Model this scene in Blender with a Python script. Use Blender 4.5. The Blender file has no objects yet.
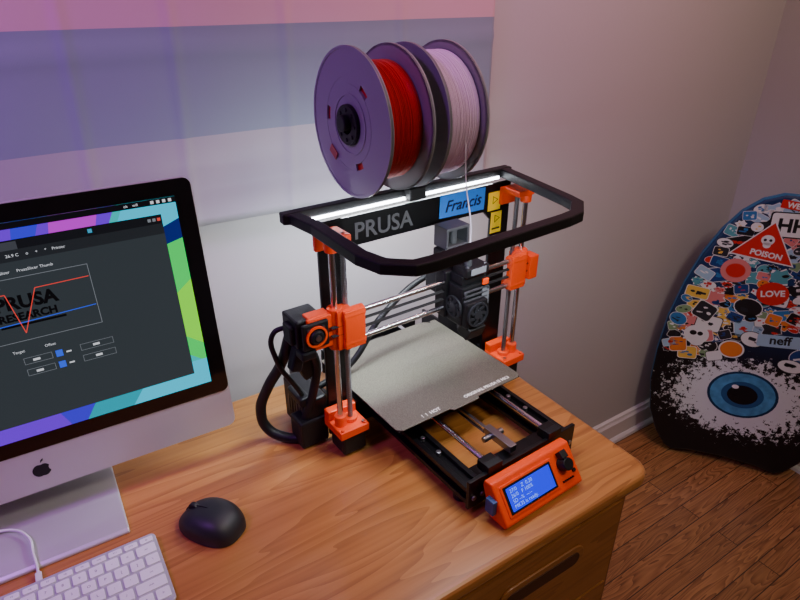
import bpy, bmesh, math, random
from mathutils import Vector, Matrix
random.seed(7)
scene = bpy.context.scene
COL = scene.collection

# ------------------------------------------------------------------ materials
def lin(c):
    return tuple(((v/255.0)/12.92 if v/255.0 <= 0.04045 else ((v/255.0+0.055)/1.055)**2.4) for v in c)
MATS = {}
def mat(name, rgb, rough=0.5, metal=0.0, emit=0.0, noise=0.0, nscale=60, bump=0.0, spec=0.5, coat=0.0, alpha=1.0, trans=0.0):
    if name in MATS: return MATS[name]
    m = bpy.data.materials.new(name); m.use_nodes = True
    nt = m.node_tree; b = nt.nodes['Principled BSDF']
    c = lin(rgb)
    b.inputs['Base Color'].default_value = (*c, 1)
    b.inputs['Roughness'].default_value = rough
    b.inputs['Metallic'].default_value = metal
    b.inputs['Specular IOR Level'].default_value = spec
    b.inputs['Coat Weight'].default_value = coat
    b.inputs['Transmission Weight'].default_value = trans
    if emit > 0:
        b.inputs['Emission Color'].default_value = (*c, 1)
        b.inputs['Emission Strength'].default_value = emit
        if emit < 5: b.inputs['Base Color'].default_value = (c[0]*.1, c[1]*.1, c[2]*.1, 1)
    if noise > 0 or bump > 0:
        tc = nt.nodes.new('ShaderNodeTexCoord'); n = nt.nodes.new('ShaderNodeTexNoise')
        n.inputs['Scale'].default_value = nscale; n.inputs['Detail'].default_value = 4
        nt.links.new(tc.outputs['Object'], n.inputs['Vector'])
        if noise > 0:
            r = nt.nodes.new('ShaderNodeValToRGB')
            r.color_ramp.elements[0].position = .3; r.color_ramp.elements[1].position = .7
            r.color_ramp.elements[0].color = (*[max(0, v*(1-noise)) for v in c], 1)
            r.color_ramp.elements[1].color = (*[min(1, v*(1+noise)) for v in c], 1)
            nt.links.new(n.outputs['Fac'], r.inputs['Fac']); nt.links.new(r.outputs['Color'], b.inputs['Base Color'])
        if bump > 0:
            bp = nt.nodes.new('ShaderNodeBump'); bp.inputs['Strength'].default_value = bump; bp.inputs['Distance'].default_value = .002
            nt.links.new(n.outputs['Fac'], bp.inputs['Height']); nt.links.new(bp.outputs['Normal'], b.inputs['Normal'])
    MATS[name] = m
    return m

def wood_mat(name, cols, axis='x', rough=.35, scale=1.0, planks=False, coat=.2):
    m = bpy.data.materials.new(name); m.use_nodes = True
    nt = m.node_tree; N = nt.nodes.new; L = nt.links.new; b = nt.nodes['Principled BSDF']
    tc = N('ShaderNodeTexCoord')
    vec = tc.outputs['Object']
    if planks:
        br = N('ShaderNodeTexBrick'); br.inputs['Scale'].default_value = 1.0
        br.inputs['Brick Width'].default_value = .9; br.inputs['Row Height'].default_value = .060
        br.inputs['Mortar Size'].default_value = .0013; br.inputs['Mortar Smooth'].default_value = .1
        br.inputs['Color1'].default_value = (0, 0, 0, 1); br.inputs['Color2'].default_value = (1, 1, 1, 1)
        br.inputs['Mortar'].default_value = (.5, .5, .5, 1); br.offset = .37
        L(vec, br.inputs['Vector'])
        sc = N('ShaderNodeVectorMath'); sc.operation = 'SCALE'; sc.inputs['Scale'].default_value = 7.3
        L(br.outputs['Color'], sc.inputs[0])
        ad = N('ShaderNodeVectorMath'); ad.operation = 'ADD'; L(vec, ad.inputs[0]); L(sc.outputs[0], ad.inputs[1])
        vec = ad.outputs[0]
    mp = N('ShaderNodeMapping')
    mp.inputs['Scale'].default_value = (1.0*scale, 9*scale, 9*scale) if axis == 'x' else (9*scale, 9*scale, 1.0*scale)
    L(vec, mp.inputs['Vector'])
    n1 = N('ShaderNodeTexNoise'); n1.inputs['Scale'].default_value = 1.6; n1.inputs['Detail'].default_value = 2; n1.inputs['Distortion'].default_value = .4
    L(mp.outputs[0], n1.inputs['Vector'])
    mu = N('ShaderNodeMath'); mu.operation = 'MULTIPLY'; mu.inputs[1].default_value = 16 if planks else 12; L(n1.outputs['Fac'], mu.inputs[0])
    fr = N('ShaderNodeMath'); fr.operation = 'FRACT'; L(mu.outputs[0], fr.inputs[0])
    mp2 = N('ShaderNodeMapping'); mp2.inputs['Scale'].default_value = (4*scale, 160*scale, 160*scale) if axis == 'x' else (160*scale, 160*scale, 4*scale)
    L(vec, mp2.inputs['Vector'])
    n2 = N('ShaderNodeTexNoise'); n2.inputs['Scale'].default_value = 1.0; n2.inputs['Detail'].default_value = 3
    L(mp2.outputs[0], n2.inputs['Vector'])
    mx = N('ShaderNodeMath'); mx.operation = 'MULTIPLY_ADD'; mx.inputs[1].default_value = .5 if planks else .3; L(fr.outputs[0], mx.inputs[0])
    m3 = N('ShaderNodeMath'); m3.operation = 'MULTIPLY'; m3.inputs[1].default_value = .6; L(n2.outputs['Fac'], m3.inputs[0]); L(m3.outputs[0], mx.inputs[2])
    cr = N('ShaderNodeValToRGB'); els = cr.color_ramp.elements
    els[0].position = .12; els[1].position = .8
    els[0].color = (*lin(cols[0]), 1); els[1].color = (*lin(cols[2]), 1)
    e = els.new(.42); e.color = (*lin(cols[1]), 1)
    L(mx.outputs[0], cr.inputs['Fac'])
    out = cr.outputs['Color']
    if planks:
        mm = N('ShaderNodeMix'); mm.data_type = 'RGBA'; mm.blend_type = 'MULTIPLY'; mm.inputs[0].default_value = .25
        L(out, mm.inputs[6]); L(br.outputs['Color'], mm.inputs[7])
        m4 = N('ShaderNodeMix'); m4.data_type = 'RGBA'; m4.inputs[7].default_value = (*lin((44, 24, 14)), 1)
        L(br.outputs['Fac'], m4.inputs[0]); L(mm.outputs[2], m4.inputs[6]); out = m4.outputs[2]
    L(out, b.inputs['Base Color'])
    b.inputs['Roughness'].default_value = rough
    b.inputs['Coat Weight'].default_value = coat; b.inputs['Coat Roughness'].default_value = .25
    bp = N('ShaderNodeBump'); bp.inputs['Strength'].default_value = .04; bp.inputs['Distance'].default_value = .001
    L(n2.outputs['Fac'], bp.inputs['Height']); L(bp.outputs[0], b.inputs['Normal'])
    return m

M_black = mat('black_plastic', (14, 14, 16), .5, bump=.1, nscale=300, spec=.35)
M_blackm = mat('black_anodised', (12, 12, 14), .35, metal=.3)
M_orange = mat('orange_petg', (236, 70, 6), .42, bump=.15, nscale=250)
M_steel = mat('polished_steel', (215, 215, 220), .18, metal=1)
M_screw = mat('brushed_steel', (150, 150, 155), .35, metal=1)
M_sheet = mat('textured_pei', (118, 114, 100), .46, metal=.45, noise=.4, nscale=700, bump=.5)
M_gray = mat('gray_paint', (84, 86, 90), .5)
M_alu = mat('aluminium', (206, 206, 204), .38, metal=.5)
M_white = mat('white_plastic', (240, 240, 240), .45)
M_dgray = mat('dark_gray_plastic', (38, 39, 43), .45, spec=.35)
M_led = mat('led_strip_emitter', (240, 246, 255), .5, emit=26)

# ------------------------------------------------------------------ mesh helpers
def box(bm, c, s, rot=None, mi=0):
    M = Matrix.Translation(Vector(c))
    if rot is not None: M = M @ rot
    M = M @ Matrix.Diagonal((s[0], s[1], s[2], 1))
    r = bmesh.ops.create_cube(bm, size=1, matrix=M)
    for v in r['verts']:
        for f in v.link_faces: f.material_index = mi
    return r['verts']
def cyl(bm, p1, p2, r, seg=24, r2=None, mi=0):
    p1, p2 = Vector(p1), Vector(p2); d = p2-p1
    M = Matrix.Translation((p1+p2)/2) @ d.to_track_quat('Z', 'Y').to_matrix().to_4x4()
    q = bmesh.ops.create_cone(bm, cap_ends=True, segments=seg, radius1=r, radius2=r if r2 is None else r2, depth=d.length, matrix=M)
    for v in q['verts']:
        for f in v.link_faces: f.material_index = mi
    return q['verts']
def prism(bm, pts, h, M=Matrix(), mi=0, cap=True):
    a = [bm.verts.new(M @ Vector((x, y, 0))) for x, y in pts]
    b = [bm.verts.new(M @ Vector((x, y, h))) for x, y in pts]
    n = len(pts); fs = []
    fs.append(bm.faces.new(list(reversed(a)))); fs.append(bm.faces.new(b))
    for i in range(n):
        fs.append(bm.faces.new([a[i], a[(i+1) % n], b[(i+1) % n], b[i]]))
    for f in fs: f.material_index = mi
    return a+b
def ring(bm, p, axis, ro, ri, h, seg=48, mi=0):
    axis = Vector(axis).normalized()
    M = Matrix.Translation(Vector(p)) @ axis.to_track_quat('Z', 'Y').to_matrix().to_4x4()
    V = []
    for (r, z) in ((ro, 0), (ro, h), (ri, h), (ri, 0)):
        V.append([bm.verts.new(M @ Vector((r*math.cos(2*math.pi*i/seg), r*math.sin(2*math.pi*i/seg), z))) for i in range(seg)])
    for k in range(4):
        A, B = V[k], V[(k+1) % 4]
        for i in range(seg):
            f = bm.faces.new([A[i], A[(i+1) % seg], B[(i+1) % seg], B[i]]); f.material_index = mi
def rrect(w, h, r, seg=6, cx=0, cy=0):
    pts = []
    for (sx, sy, a0) in ((1, 1, 0), (-1, 1, 90), (-1, -1, 180), (1, -1, 270)):
        for i in range(seg+1):
            a = math.radians(a0+90*i/seg)
            pts.append((cx+sx*(w/2-r)+r*math.cos(a), cy+sy*(h/2-r)+r*math.sin(a)))
    return pts
def finish(bm, name, mats, parent=None, bevel=0, M=None, smooth=False, seg=2, mod=None):
    bmesh.ops.recalc_face_normals(bm, faces=bm.faces)
    me = bpy.data.meshes.new(name); bm.to_mesh(me); bm.free()
    if not isinstance(mats, (list, tuple)): mats = [mats]
    for m in mats: me.materials.append(m)
    if smooth:
        me.shade_smooth()
        try: me.set_sharp_from_angle(angle=math.radians(35))
        except Exception: pass
    o = bpy.data.objects.new(name, me); COL.objects.link(o)
    if M is not None: o.matrix_local = M
    if parent: o.parent = parent
    if bevel > 0:
        b = o.modifiers.new('bevel', 'BEVEL'); b.width = bevel; b.segments = seg; b.limit_method = 'ANGLE'; b.angle_limit = math.radians(40)
    return o
def empty(name, loc, rz=0, M=None):
    e = bpy.data.objects.new(name, None); e.empty_display_size = .05; COL.objects.link(e)
    if M is not None: e.matrix_world = M
    else:
        e.location = loc; e.rotation_euler = (0, 0, rz)
    return e
def tube(name, pts, r, m, parent=None, res=6):
    cu = bpy.data.curves.new(name, 'CURVE'); cu.dimensions = '3D'; cu.bevel_depth = r; cu.bevel_resolution = 4; cu.resolution_u = 10
    cu.use_fill_caps = True
    s = cu.splines.new('BEZIER'); s.bezier_points.add(len(pts)-1)
    for bp_, p in zip(s.bezier_points, pts):
        bp_.co = p; bp_.handle_left_type = 'AUTO'; bp_.handle_right_type = 'AUTO'
    tmp = bpy.data.objects.new(name+'_c', cu); COL.objects.link(tmp)
    dg = bpy.context.evaluated_depsgraph_get(); me = bpy.data.meshes.new_from_object(tmp.evaluated_get(dg))
    bpy.data.objects.remove(tmp)
    me.materials.clear(); me.materials.append(m); me.shade_smooth()
    o = bpy.data.objects.new(name, me); COL.objects.link(o)
    if parent: o.parent = parent
    return o
R_FRONT = Matrix.Rotation(math.radians(90), 4, 'X')
def text(name, body, size, m, parent, M, ext=.0003, align='CENTER', shear=0, bold=0):
    cu = bpy.data.curves.new(name, 'FONT'); cu.body = body; cu.size = size; cu.extrude = ext; cu.align_x = align; cu.align_y = 'CENTER'; cu.shear = shear
    cu.offset = bold; cu.resolution_u = 3
    tmp = bpy.data.objects.new(name+'_c', cu); COL.objects.link(tmp)
    dg = bpy.context.evaluated_depsgraph_get(); me = bpy.data.meshes.new_from_object(tmp.evaluated_get(dg))
    bpy.data.objects.remove(tmp)
    me.materials.clear(); me.materials.append(m)
    o = bpy.data.objects.new(name, me); COL.objects.link(o); o.matrix_local = M
    if parent: o.parent = parent
    return o
T = Matrix.Translation

# ------------------------------------------------------------------ room
XL, XR, YF, YB, H = -1.9, 1.94, -2.2, .99, 2.5
WM = mat('painted_plaster', (176, 172, 172), .75, bump=.08, nscale=90)
bm = bmesh.new(); box(bm, ((XL+XR)/2, (YF+YB)/2, -.05), (XR-XL+.2, YB-YF+.2, .1))
M_floor = wood_mat('oak_floor', ((78, 46, 26), (146, 96, 58), (182, 128, 82)), 'x', .3, 1.5, True)
finish(bm, 'floor', M_floor)
bm = bmesh.new(); box(bm, ((XL+XR)/2, YB+.05, H/2), (XR-XL+.2, .1, H)); finish(bm, 'wall_back', WM)
bm = bmesh.new(); box(bm, (XR+.05, (YF+YB)/2, H/2), (.1, YB-YF, H)); finish(bm, 'wall_right', WM)
bm = bmesh.new(); box(bm, (XL-.05, (YF+YB)/2, H/2), (.1, YB-YF, H)); finish(bm, 'wall_left', WM)
bm = bmesh.new(); box(bm, ((XL+XR)/2, YF-.05, H/2), (XR-XL+.2, .1, H)); finish(bm, 'wall_front', WM)
bm = bmesh.new(); box(bm, ((XL+XR)/2, (YF+YB)/2, H+.05), (XR-XL+.2, YB-YF+.2, .1)); finish(bm, 'ceiling', mat('ceiling_paint', (220, 216, 214), .8))
M_base = mat('baseboard_white', (205, 200, 200), .4)
def baseboard(name, p, L, axis):
    bm = bmesh.new()
    prof = [(0, 0), (.016, 0), (.016, .075), (.011, .083), (.009, .092), (0, .097)]
    if axis == 'x':
        M = Matrix(((0, 0, 1, p[0]), (-1, 0, 0, p[1]), (0, 1, 0, 0), (0, 0, 0, 1)))
    else:
        M = Matrix(((-1, 0, 0, p[0]), (0, 0, 1, p[1]), (0, 1, 0, 0), (0, 0, 0, 1)))
    prism(bm, prof, L, M)
    prof2 = [(.016, 0), (.028, 0), (.026, .010), (.020, .016), (.016, .018)]
    prism(bm, prof2, L, M)
    finish(bm, name, M_base)
baseboard('baseboard_back', (XL, YB, 0), XR-XL, 'x')
baseboard('baseboard_right', (XR, YF, 0), YB-YF-.02, 'y')

# ------------------------------------------------------------------ flag
def flag():
    m = bpy.data.materials.new('flag_cloth'); m.use_nodes = True
    nt = m.node_tree; N = nt.nodes.new; L = nt.links.new; b = nt.nodes['Principled BSDF']
    tc = N('ShaderNodeTexCoord'); sp = N('ShaderNodeSeparateXYZ'); L(tc.outputs['Object'], sp.inputs[0])
    mr = N('ShaderNodeMapRange'); mr.inputs['From Min'].default_value = 0; mr.inputs['From Max'].default_value = .775
    L(sp.outputs['Z'], mr.inputs['Value'])
    cr = N('ShaderNodeValToRGB'); cr.color_ramp.interpolation = 'CONSTANT'
    cols = [(160, 158, 164), (124, 138, 152), (196, 158, 168), (190, 184, 192), (124, 138, 152)]
    els = cr.color_ramp.elements
    els[0].position = 0; els[0].color = (*lin(cols[0]), 1); els[1].position = .19; els[1].color = (*lin(cols[1]), 1)
    for i in (2, 3, 4):
        e = els.new(.19+.2025*(i-1)); e.color = (*lin(cols[i]), 1)
    L(mr.outputs[0], cr.inputs[0]); L(cr.outputs[0], b.inputs['Base Color'])
    b.inputs['Roughness'].default_value = .8; b.inputs['Sheen Weight'].default_value = .15
    w = N('ShaderNodeTexWave'); w.inputs['Scale'].default_value = 180
    bp = N('ShaderNodeBump'); bp.inputs['Strength'].default_value = .05; L(tc.outputs['Object'], w.inputs['Vector']); L(w.outputs['Fac'], bp.inputs['Height']); L(bp.outputs[0], b.inputs['Normal'])
    bm = bmesh.new()
    x0, x1, z0, z1 = -.52, .846, 0, .78
    nx, nz = 240, 60
    g = []
    creases = [-.2, .085, .225, .40, .62]
    for i in range(nx+1):
        x = x0+(x1-x0)*i/nx; col = []
        for j in range(nz+1):
            z = z0+(z1-z0)*j/nz
            y = .0035*math.sin(x*9+z*2.2)+.002*math.sin(x*23-z*5)+.0015*math.sin(z*14+x*3)
            for c in creases: y -= .0032*math.exp(-((x-c-.012*math.sin(z*4))/.008)**2)
            y -= .003*math.exp(-((z-.27)/.008)**2)
            y -= .006*math.exp(-z/.04)*(0.4+.6*math.sin(x*15)**2)
            col.append(bm.verts.new((x, y, z+.004*math.sin(x*7)*(1-z/z1))))
        g.append(col)
    for i in range(nx):
        for j in range(nz): bm.faces.new([g[i][j], g[i+1][j], g[i+1][j+1], g[i][j+1]])
    o = finish(bm, 'wall_flag', m, smooth=True); o.location = (0, YB-.022, 1.42-.355)
    s = o.modifiers.new('s', 'SOLIDIFY'); s.thickness = .0008
flag()

# ------------------------------------------------------------------ desk (dresser-desk)
DX0, DX1, DY0, DY1, DZ = -.80, .725, .380, .915, .75
desk = empty('wooden_desk', (0, 0, 0))
M_desk = wood_mat('teak_top', ((130, 76, 32), (170, 112, 54), (190, 132, 70)), 'x', .33, .8, coat=.4)
M_deskv = wood_mat('teak_side', ((96, 54, 24), (130, 78, 38), (150, 94, 48)), 'z', .4, .8)
bm = bmesh.new()
prism(bm, rrect(DX1-DX0, DY1-DY0, .032, 6, (DX0+DX1)/2, (DY0+DY1)/2), .028, T((0, 0, DZ-.028)))
finish(bm, 'top', M_desk, desk, .010, seg=4)
bm = bmesh.new()
box(bm, (DX1-.03, (DY0+DY1)/2, (DZ-.028)/2+.05), (.022, DY1-DY0-.05, DZ-.13))
box(bm, (DX0+.03, (DY0+DY1)/2, (DZ-.028)/2+.05), (.022, DY1-DY0-.05, DZ-.13))
box(bm, (DX0+.75, (DY0+DY1)/2, (DZ-.028)/2+.05), (.022, DY1-DY0-.06, DZ-.13))
for x in (DX0+.045, DX1-.045):
    for y in (DY0+.045, DY1-.045):
        cyl(bm, (x, y, 0), (x, y, .11), .014, 20, .022)
finish(bm, 'side_panels', M_deskv, desk, .003)
bm = bmesh.new()
box(bm, ((DX0+DX1)/2, DY1-.035, .41), (DX1-DX0-.08, .012, .6))
box(bm, ((DX0+DX1)/2, (DY0+DY1)/2, .11), (DX1-DX0-.08, DY1-DY0-.07, .02))
box(bm, ((DX0+DX1)/2, DY0+.036, DZ-.036), (DX1-DX0-.08, .02, .02))
finish(bm, 'carcass', M_deskv, desk)
M_dark = mat('recess_shadow_wood', (70, 38, 20), .6)
M_dfront = wood_mat('teak_drawer', ((112, 66, 28), (146, 92, 42), (164, 108, 56)), 'x', .36, .8, coat=.3)
k = 0
for (xa, xb) in ((DX0+.045, DX0+.735), (DX0+.765, DX1-.045)):
    for (za, zb) in ((.515, .70), (.325, .508), (.13, .318)):
        bm = bmesh.new()
        cx = (xa+xb)/2; cz = (za+zb)/2
        sw, sh = .15, .026; zc = zb-.062
        if cx > 0: cx += .185
        box(bm, ((xa+xb)/2, DY0+.022, (zc+sh/2+zb)/2), (xb-xa-.006, .02, zb-zc-sh/2))
        box(bm, ((xa+xb)/2, DY0+.022, (za+zc-sh/2)/2), (xb-xa-.006, .02, zc-sh/2-za))
        box(bm, ((xa+.003+cx-sw/2)/2, DY0+.022, zc), (cx-sw/2-xa-.003, .02, sh))
        box(bm, ((xb-.003+cx+sw/2)/2, DY0+.022, zc), (xb-.003-cx-sw/2, .02, sh))
        finish(bm, 'drawer_front_%d' % k, M_dfront, desk)
        bm = bmesh.new()
        prism(bm, rrect(sw+.024, sh+.022, .023, 8, 0, 0), .004, T((cx, DY0+.012, zc)) @ R_FRONT)
        finish(bm, 'drawer_pull_rim_%d' % k, M_dfront, desk, .0015)
        bm = bmesh.new()
        prism(bm, rrect(sw, sh, .0125, 8, 0, 0), .0015, T((cx, DY0+.008, zc)) @ R_FRONT)
        finish(bm, 'drawer_pull_recess_%d' % k, M_dark, desk)
        k += 1

# ------------------------------------------------------------------ 3D printer
P = empty('desktop_3d_printer', (.518, .69, DZ), math.radians(2.5))
bm = bmesh.new()
FY = .04
for s in (-1, 1): box(bm, (s*.166, FY, .195), (.042, .006, .37))
box(bm, (0, FY, .357), (.374, .006, .046)); box(bm, (0, FY, .03), (.374, .006, .04))
for s in (-1, 1):
    prism(bm, [(s*.146, .336), (s*.126, .336), (s*.146, .316)] if s < 0 else [(s*.146, .336), (s*.146, .316), (s*.126, .336)], .006, T((0, FY+.003, 0)) @ R_FRONT)
    box(bm, (s*.16, FY+.10, .03), (.006, .2, .04))
finish(bm, 'frame_plate', M_blackm, P, .001)
text('frame_lettering', 'PRUSA', .036, M_gray, P, T((-.075, FY-.0036, .355)) @ R_FRONT, bold=.0006)
bm = bmesh.new()
for s in (-1, 1): cyl(bm, (s*.187, 0, .055), (s*.187, 0, .378), .0045, 20)
for z in (.212, .257): cyl(bm, (-.175, -.012, z), (.175, -.012, z), .0042, 20)
for s in (-1, 1): cyl(bm, (s*.062, -.205, .062), (s*.062, .19, .062), .0042, 16)
finish(bm, 'smooth_rods', M_steel, P, smooth=True)
bm = bmesh.new()
for s in (-1, 1):
    x = s*.168; n = 78
    cyl(bm, (x, .002, .055), (x, .002, .375), .0034, 16)
    for i in range(n): ring(bm, (x, .002, .06+i*.004), (0, 0, 1), .0042, .003, .0018, 14)
finish(bm, 'lead_screws', M_screw, P)
bm = bmesh.new()
for s in (-1, 1): box(bm, (s*.172, .004, .024), (.042, .042, .038))
finish(bm, 'z_motors', M_black, P, .004)
bm = bmesh.new()
for s in (-1, 1):
    box(bm, (s*.174, .004, .050), (.052, .054, .014))
    cyl(bm, (s*.187, 0, .05), (s*.187, 0, .075), .0095, 20); box(bm, (s*.174, .024, .058), (.05, .016, .03))
    cyl(bm, (s*.168, .002, .057), (s*.168, .002, .064), .011, 20)
    for dx in (-.02, .02): cyl(bm, (s*.174+dx, -.018, .057), (s*.174+dx, -.018, .0605), .0035, 12)
finish(bm, 'z_axis_bottom_brackets', M_orange, P, .0015)
bm = bmesh.new()
for s in (-1, 1):
    box(bm, (s*.178, .01, .370), (.036, .04, .010)); cyl(bm, (s*.187, 0, .352), (s*.187, 0, .376), .0095, 20)
    box(bm, (s*.178, .032, .358), (.036, .008, .03))
finish(bm, 'z_axis_top_brackets', M_orange, P, .0015)
bm = bmesh.new()
for s in (-1, 1):
    for y in (-.016, .02): cyl(bm, (s*.155, y, .0575), (s*.155, y, .0605), .003, 12)
finish(bm, 'bracket_screws', M_screw, P)
# X ends
ZX = .234
bm = bmesh.new()
for s in (-1, 1):
    cyl(bm, (s*.187, 0, ZX-.033), (s*.187, 0, ZX+.033), .0115, 24)
    box(bm, (s*.178, -.004, ZX), (.026, .022, .064))
    cyl(bm, (s*.168, .002, ZX-.034), (s*.168, .002, ZX-.024), .014, 24)
    box(bm, (s*.165, -.014, ZX), (.034, .014, .062))
    for z in (.212, .257): cyl(bm, (s*.147, -.012, z), (s*.183, -.012, z), .0095, 20)
box(bm, (-.212, -.004, ZX+.002), (.044, .006, .052))
box(bm, (-.214, .006, ZX+.027), (.034, .018, .005))
box(bm, (.203, -.008, ZX), (.02, .024, .044))
finish(bm, 'x_axis_ends', M_orange, P, .0015)
bm = bmesh.new(); box(bm, (-.226, .024, ZX+.004), (.044, .046, .044)); box(bm, (-.224, -.009, ZX+.004), (.042, .006, .042)); cyl(bm, (-.224, -.018, ZX+.003), (-.224, -.008, ZX+.003), .011, 24)
box(bm, (-.250, .02, ZX+.002), (.010, .026, .030)); box(bm, (-.236, .0, ZX-.026), (.024, .024, .014))
finish(bm, 'x_axis_motor', M_black, P, .004)
bm = bmesh.new(); cyl(bm, (-.224, -.0195, ZX+.003), (-.224, -.018, ZX+.003), .0045, 20)
for a in range(4): cyl(bm, (-.224+.016*math.cos(a*1.571+.785), -.0135, ZX+.004+.016*math.sin(a*1.571+.785)), (-.224+.016*math.cos(a*1.571+.785), -.0118, ZX+.004+.016*math.sin(a*1.571+.785)), .0025, 12)
finish(bm, 'x_motor_screws', M_screw, P)
bm = bmesh.new(); ring(bm, (-.224, -.012, ZX+.003), (0, -1, 0), .0165, .0135, .003, 28)
finish(bm, 'x_idler_trim', M_orange, P)
bm = bmesh.new()
for z in (ZX-.006, ZX+.008): box(bm, (0, -.012, z), (.40, .006, .0016))
finish(bm, 'x_belt', mat('belt_rubber', (35, 35, 36), .8), P)
# extruder
EX = .036
bm = bmesh.new()
box(bm, (EX, -.004, .236), (.066, .026, .082)); box(bm, (EX, -.034, .226), (.054, .036, .068))
box(bm, (EX+.004, .03, .246), (.05, .04, .05)); box(bm, (EX-.004, -.058, .214), (.044, .012, .044))
box(bm, (EX-.002, -.05, .182), (.036, .026, .024), Matrix.Rotation(.4, 4, 'X'))
box(bm, (EX+.034, -.03, .205), (.012, .03, .03)); box(bm, (EX, -.028, .268), (.046, .036, .018))
box(bm, (EX-.01, .002, .292), (.05, .024, .036)); box(bm, (EX+.002, -.036, .283), (.046, .036, .016))
finish(bm, 'extruder_body', M_black, P, .003)
bm = bmesh.new()
ring(bm, (EX-.004, -.064, .214), (0, -1, 0), .021, .018, .003, 32); cyl(bm, (EX-.004, -.064, .214), (EX-.004, -.067, .214), .008)
for i in range(7):
    a = i*2*math.pi/7
    box(bm, (EX-.004+.0125*math.cos(a), -.0655, .214+.0125*math.sin(a)), (.011, .001, .005), Matrix.Rotation(-a+.5, 4, 'Y'))
ring(bm, (EX-.027, -.034, .222), (-1, 0, 0), .019, .016, .003, 32); cyl(bm, (EX-.027, -.034, .222), (EX-.030, -.034, .222), .008)
for i in range(7):
    a = i*2*math.pi/7
    box(bm, (EX-.0285, -.034+.012*math.cos(a), .222+.012*math.sin(a)), (.001, .011, .005), Matrix.Rotation(a+.5, 4, 'X'))
finish(bm, 'cooling_fans', M_dgray, P)
bm = bmesh.new()
for i in range(5): box(bm, (EX, -.051, .252-i*.008), (.048, .008, .003))
cyl(bm, (EX-.008, -.04, .288), (EX-.008, -.04, .302), .006); cyl(bm, (EX, -.03, .16), (EX, -.03, .172), .001, 16, .005); box(bm, (EX, -.03, .178), (.02, .014, .012))
for dx in (-.022, .024):
    for z in (.2, .25): cyl(bm, (EX+dx, -.0525, z), (EX+dx, -.055, z), .003, 12)
for dx in (-.016, .02):
    for dy in (-.048, -.024): cyl(bm, (EX+dx, dy, .290), (EX+dx, dy, .2925), .003, 12)
finish(bm, 'extruder_metal_parts', mat('satin_metal', (96, 98, 102), .4, metal=.7), P, .001)
bm = bmesh.new(); box(bm, (EX+.018, -.054, .262), (.012, .004, .010)); box(bm, (EX-.018, -.0545, .200), (.008, .003, .012)); box(bm, (EX+.026, -.01, .2785), (.010, .016, .004))
finish(bm, 'extruder_orange_clips', M_orange, P, .001)
bm = bmesh.new()
gx, gy, gz = EX-.004, .006, .326
box(bm, (gx, gy, gz-.015), (.046, .032, .005)); box(bm, (gx, gy, gz+.015), (.046, .032, .005))
for dx in (-.021, .021): box(bm, (gx+dx, gy, gz), (.004, .032, .03))
box(bm, (gx, gy+.012, gz), (.04, .004, .03)); cyl(bm, (gx, gy-.004, gz-.012), (gx, gy-.004, gz+.012), .006, 20)
finish(bm, 'filament_guide_housing', mat('mid_gray_plastic', (70, 71, 75), .45), P, .001)
bm = bmesh.new(); box(bm, (EX+.002, -.0545, .284), (.03, .001, .010)); box(bm, (EX+.020, -.0535, .236), (.014, .002, .03))
finish(bm, 'extruder_labels', mat('label_gray', (120, 122, 128), .5), P)
tube('filament_feed', [(.018, -.030, .508), (.02, -.035, .42), (EX-.006, -.04, .35), (EX-.008, -.04, .3)], .0009, mat('filament_lilac_strand', (225, 215, 235), .4), P)
tube('extruder_cable', [(EX+.01, .05, .24), (EX+.0, .075, .225), (-.05, .085, .17), (-.12, .08, .10), (-.18, .08, .08)], .0055, M_black, P)
# bed
BX, BY = -.012, .029
bm = bmesh.new(); box(bm, (BX, BY, .0775), (.254, .240, .003)); box(bm, (BX, BY, .068), (.21, .2, .006))
for sx in (-1, 1):
    for sy in (-1, 0, 1): box(bm, (sx*.062, BY+sy*.06, .064), (.03, .03, .014))
finish(bm, 'heated_bed', M_black, P, .001)
bm = bmesh.new()
w2, d2 = .129, .1225
pts = [(-w2, -d2+.008), (-w2+.008, -d2), (-.03, -d2), (-.026, -d2-.006), (.026, -d2-.006), (.03, -d2), (w2-.008, -d2), (w2, -d2+.008), (w2, d2-.006), (w2-.012, d2-.006), (w2-.015, d2-.012), (w2-.02, d2-.006), (w2-.03, d2), (-w2+.03, d2), (-w2+.02, d2-.006), (-w2+.015, d2-.012), (-w2+.012, d2-.006), (-w2, d2-.006)]
prism(bm, pts, .0016, T((BX, BY, .0795)))
finish(bm, 'spring_steel_sheet', M_sheet, P, .0004)
Mtxt = mat('sheet_lettering', (240, 240, 228), .6)
text('sheet_lettering', 'ORIGINAL PRUSA i3 MK3', .0090, Mtxt, P, T((BX+.058, BY-.113, .0812)), ext=.0001, bold=.0003)
text('sheet_warning', '!  !  HOT', .0095, Mtxt, P, T((BX-.06, BY-.113, .0812)), ext=.0001, bold=.0003)
# Y frame
bm = bmesh.new()
for s in (-1, 1):
    x = s*.093; L0, L1 = -.212, .2
    for (dx, dz) in ((-.011, -.011), (.011, -.011), (-.011, .011), (.011, .011)): box(bm, (x+dx, (L0+L1)/2, .03+dz), (.008, L1-L0, .008))
    box(bm, (x, (L0+L1)/2, .03), (.016, L1-L0, .016))
    box(bm, (x, -.2135, .03), (.031, .003, .031))
for y in (-.216, .203): box(bm, (0, y, .036), (.22, .006, .05))
box(bm, (0, -.19, .026), (.155, .03, .02))
for s in (-1, 1):
    box(bm, (s*.062, -.205, .062), (.026, .02, .016))
    for y in (-.185, .17): cyl(bm, (s*.093, y, 0), (s*.093, y, .0155), .012, 20)
box(bm, (0, .165, .035), (.042, .05, .042))
finish(bm, 'y_axis_frame', M_blackm, P, .0008)
bm = bmesh.new()
for s in (-1, 1):
    for y in (-.13, -.09): cyl(bm, (s*.093, y, .0395), (s*.093, y, .0465), .0042, 14)
    for x in (.085, .101): cyl(bm, (s*x, -.219, .03), (s*x, -.222, .03), .004, 14)
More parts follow.
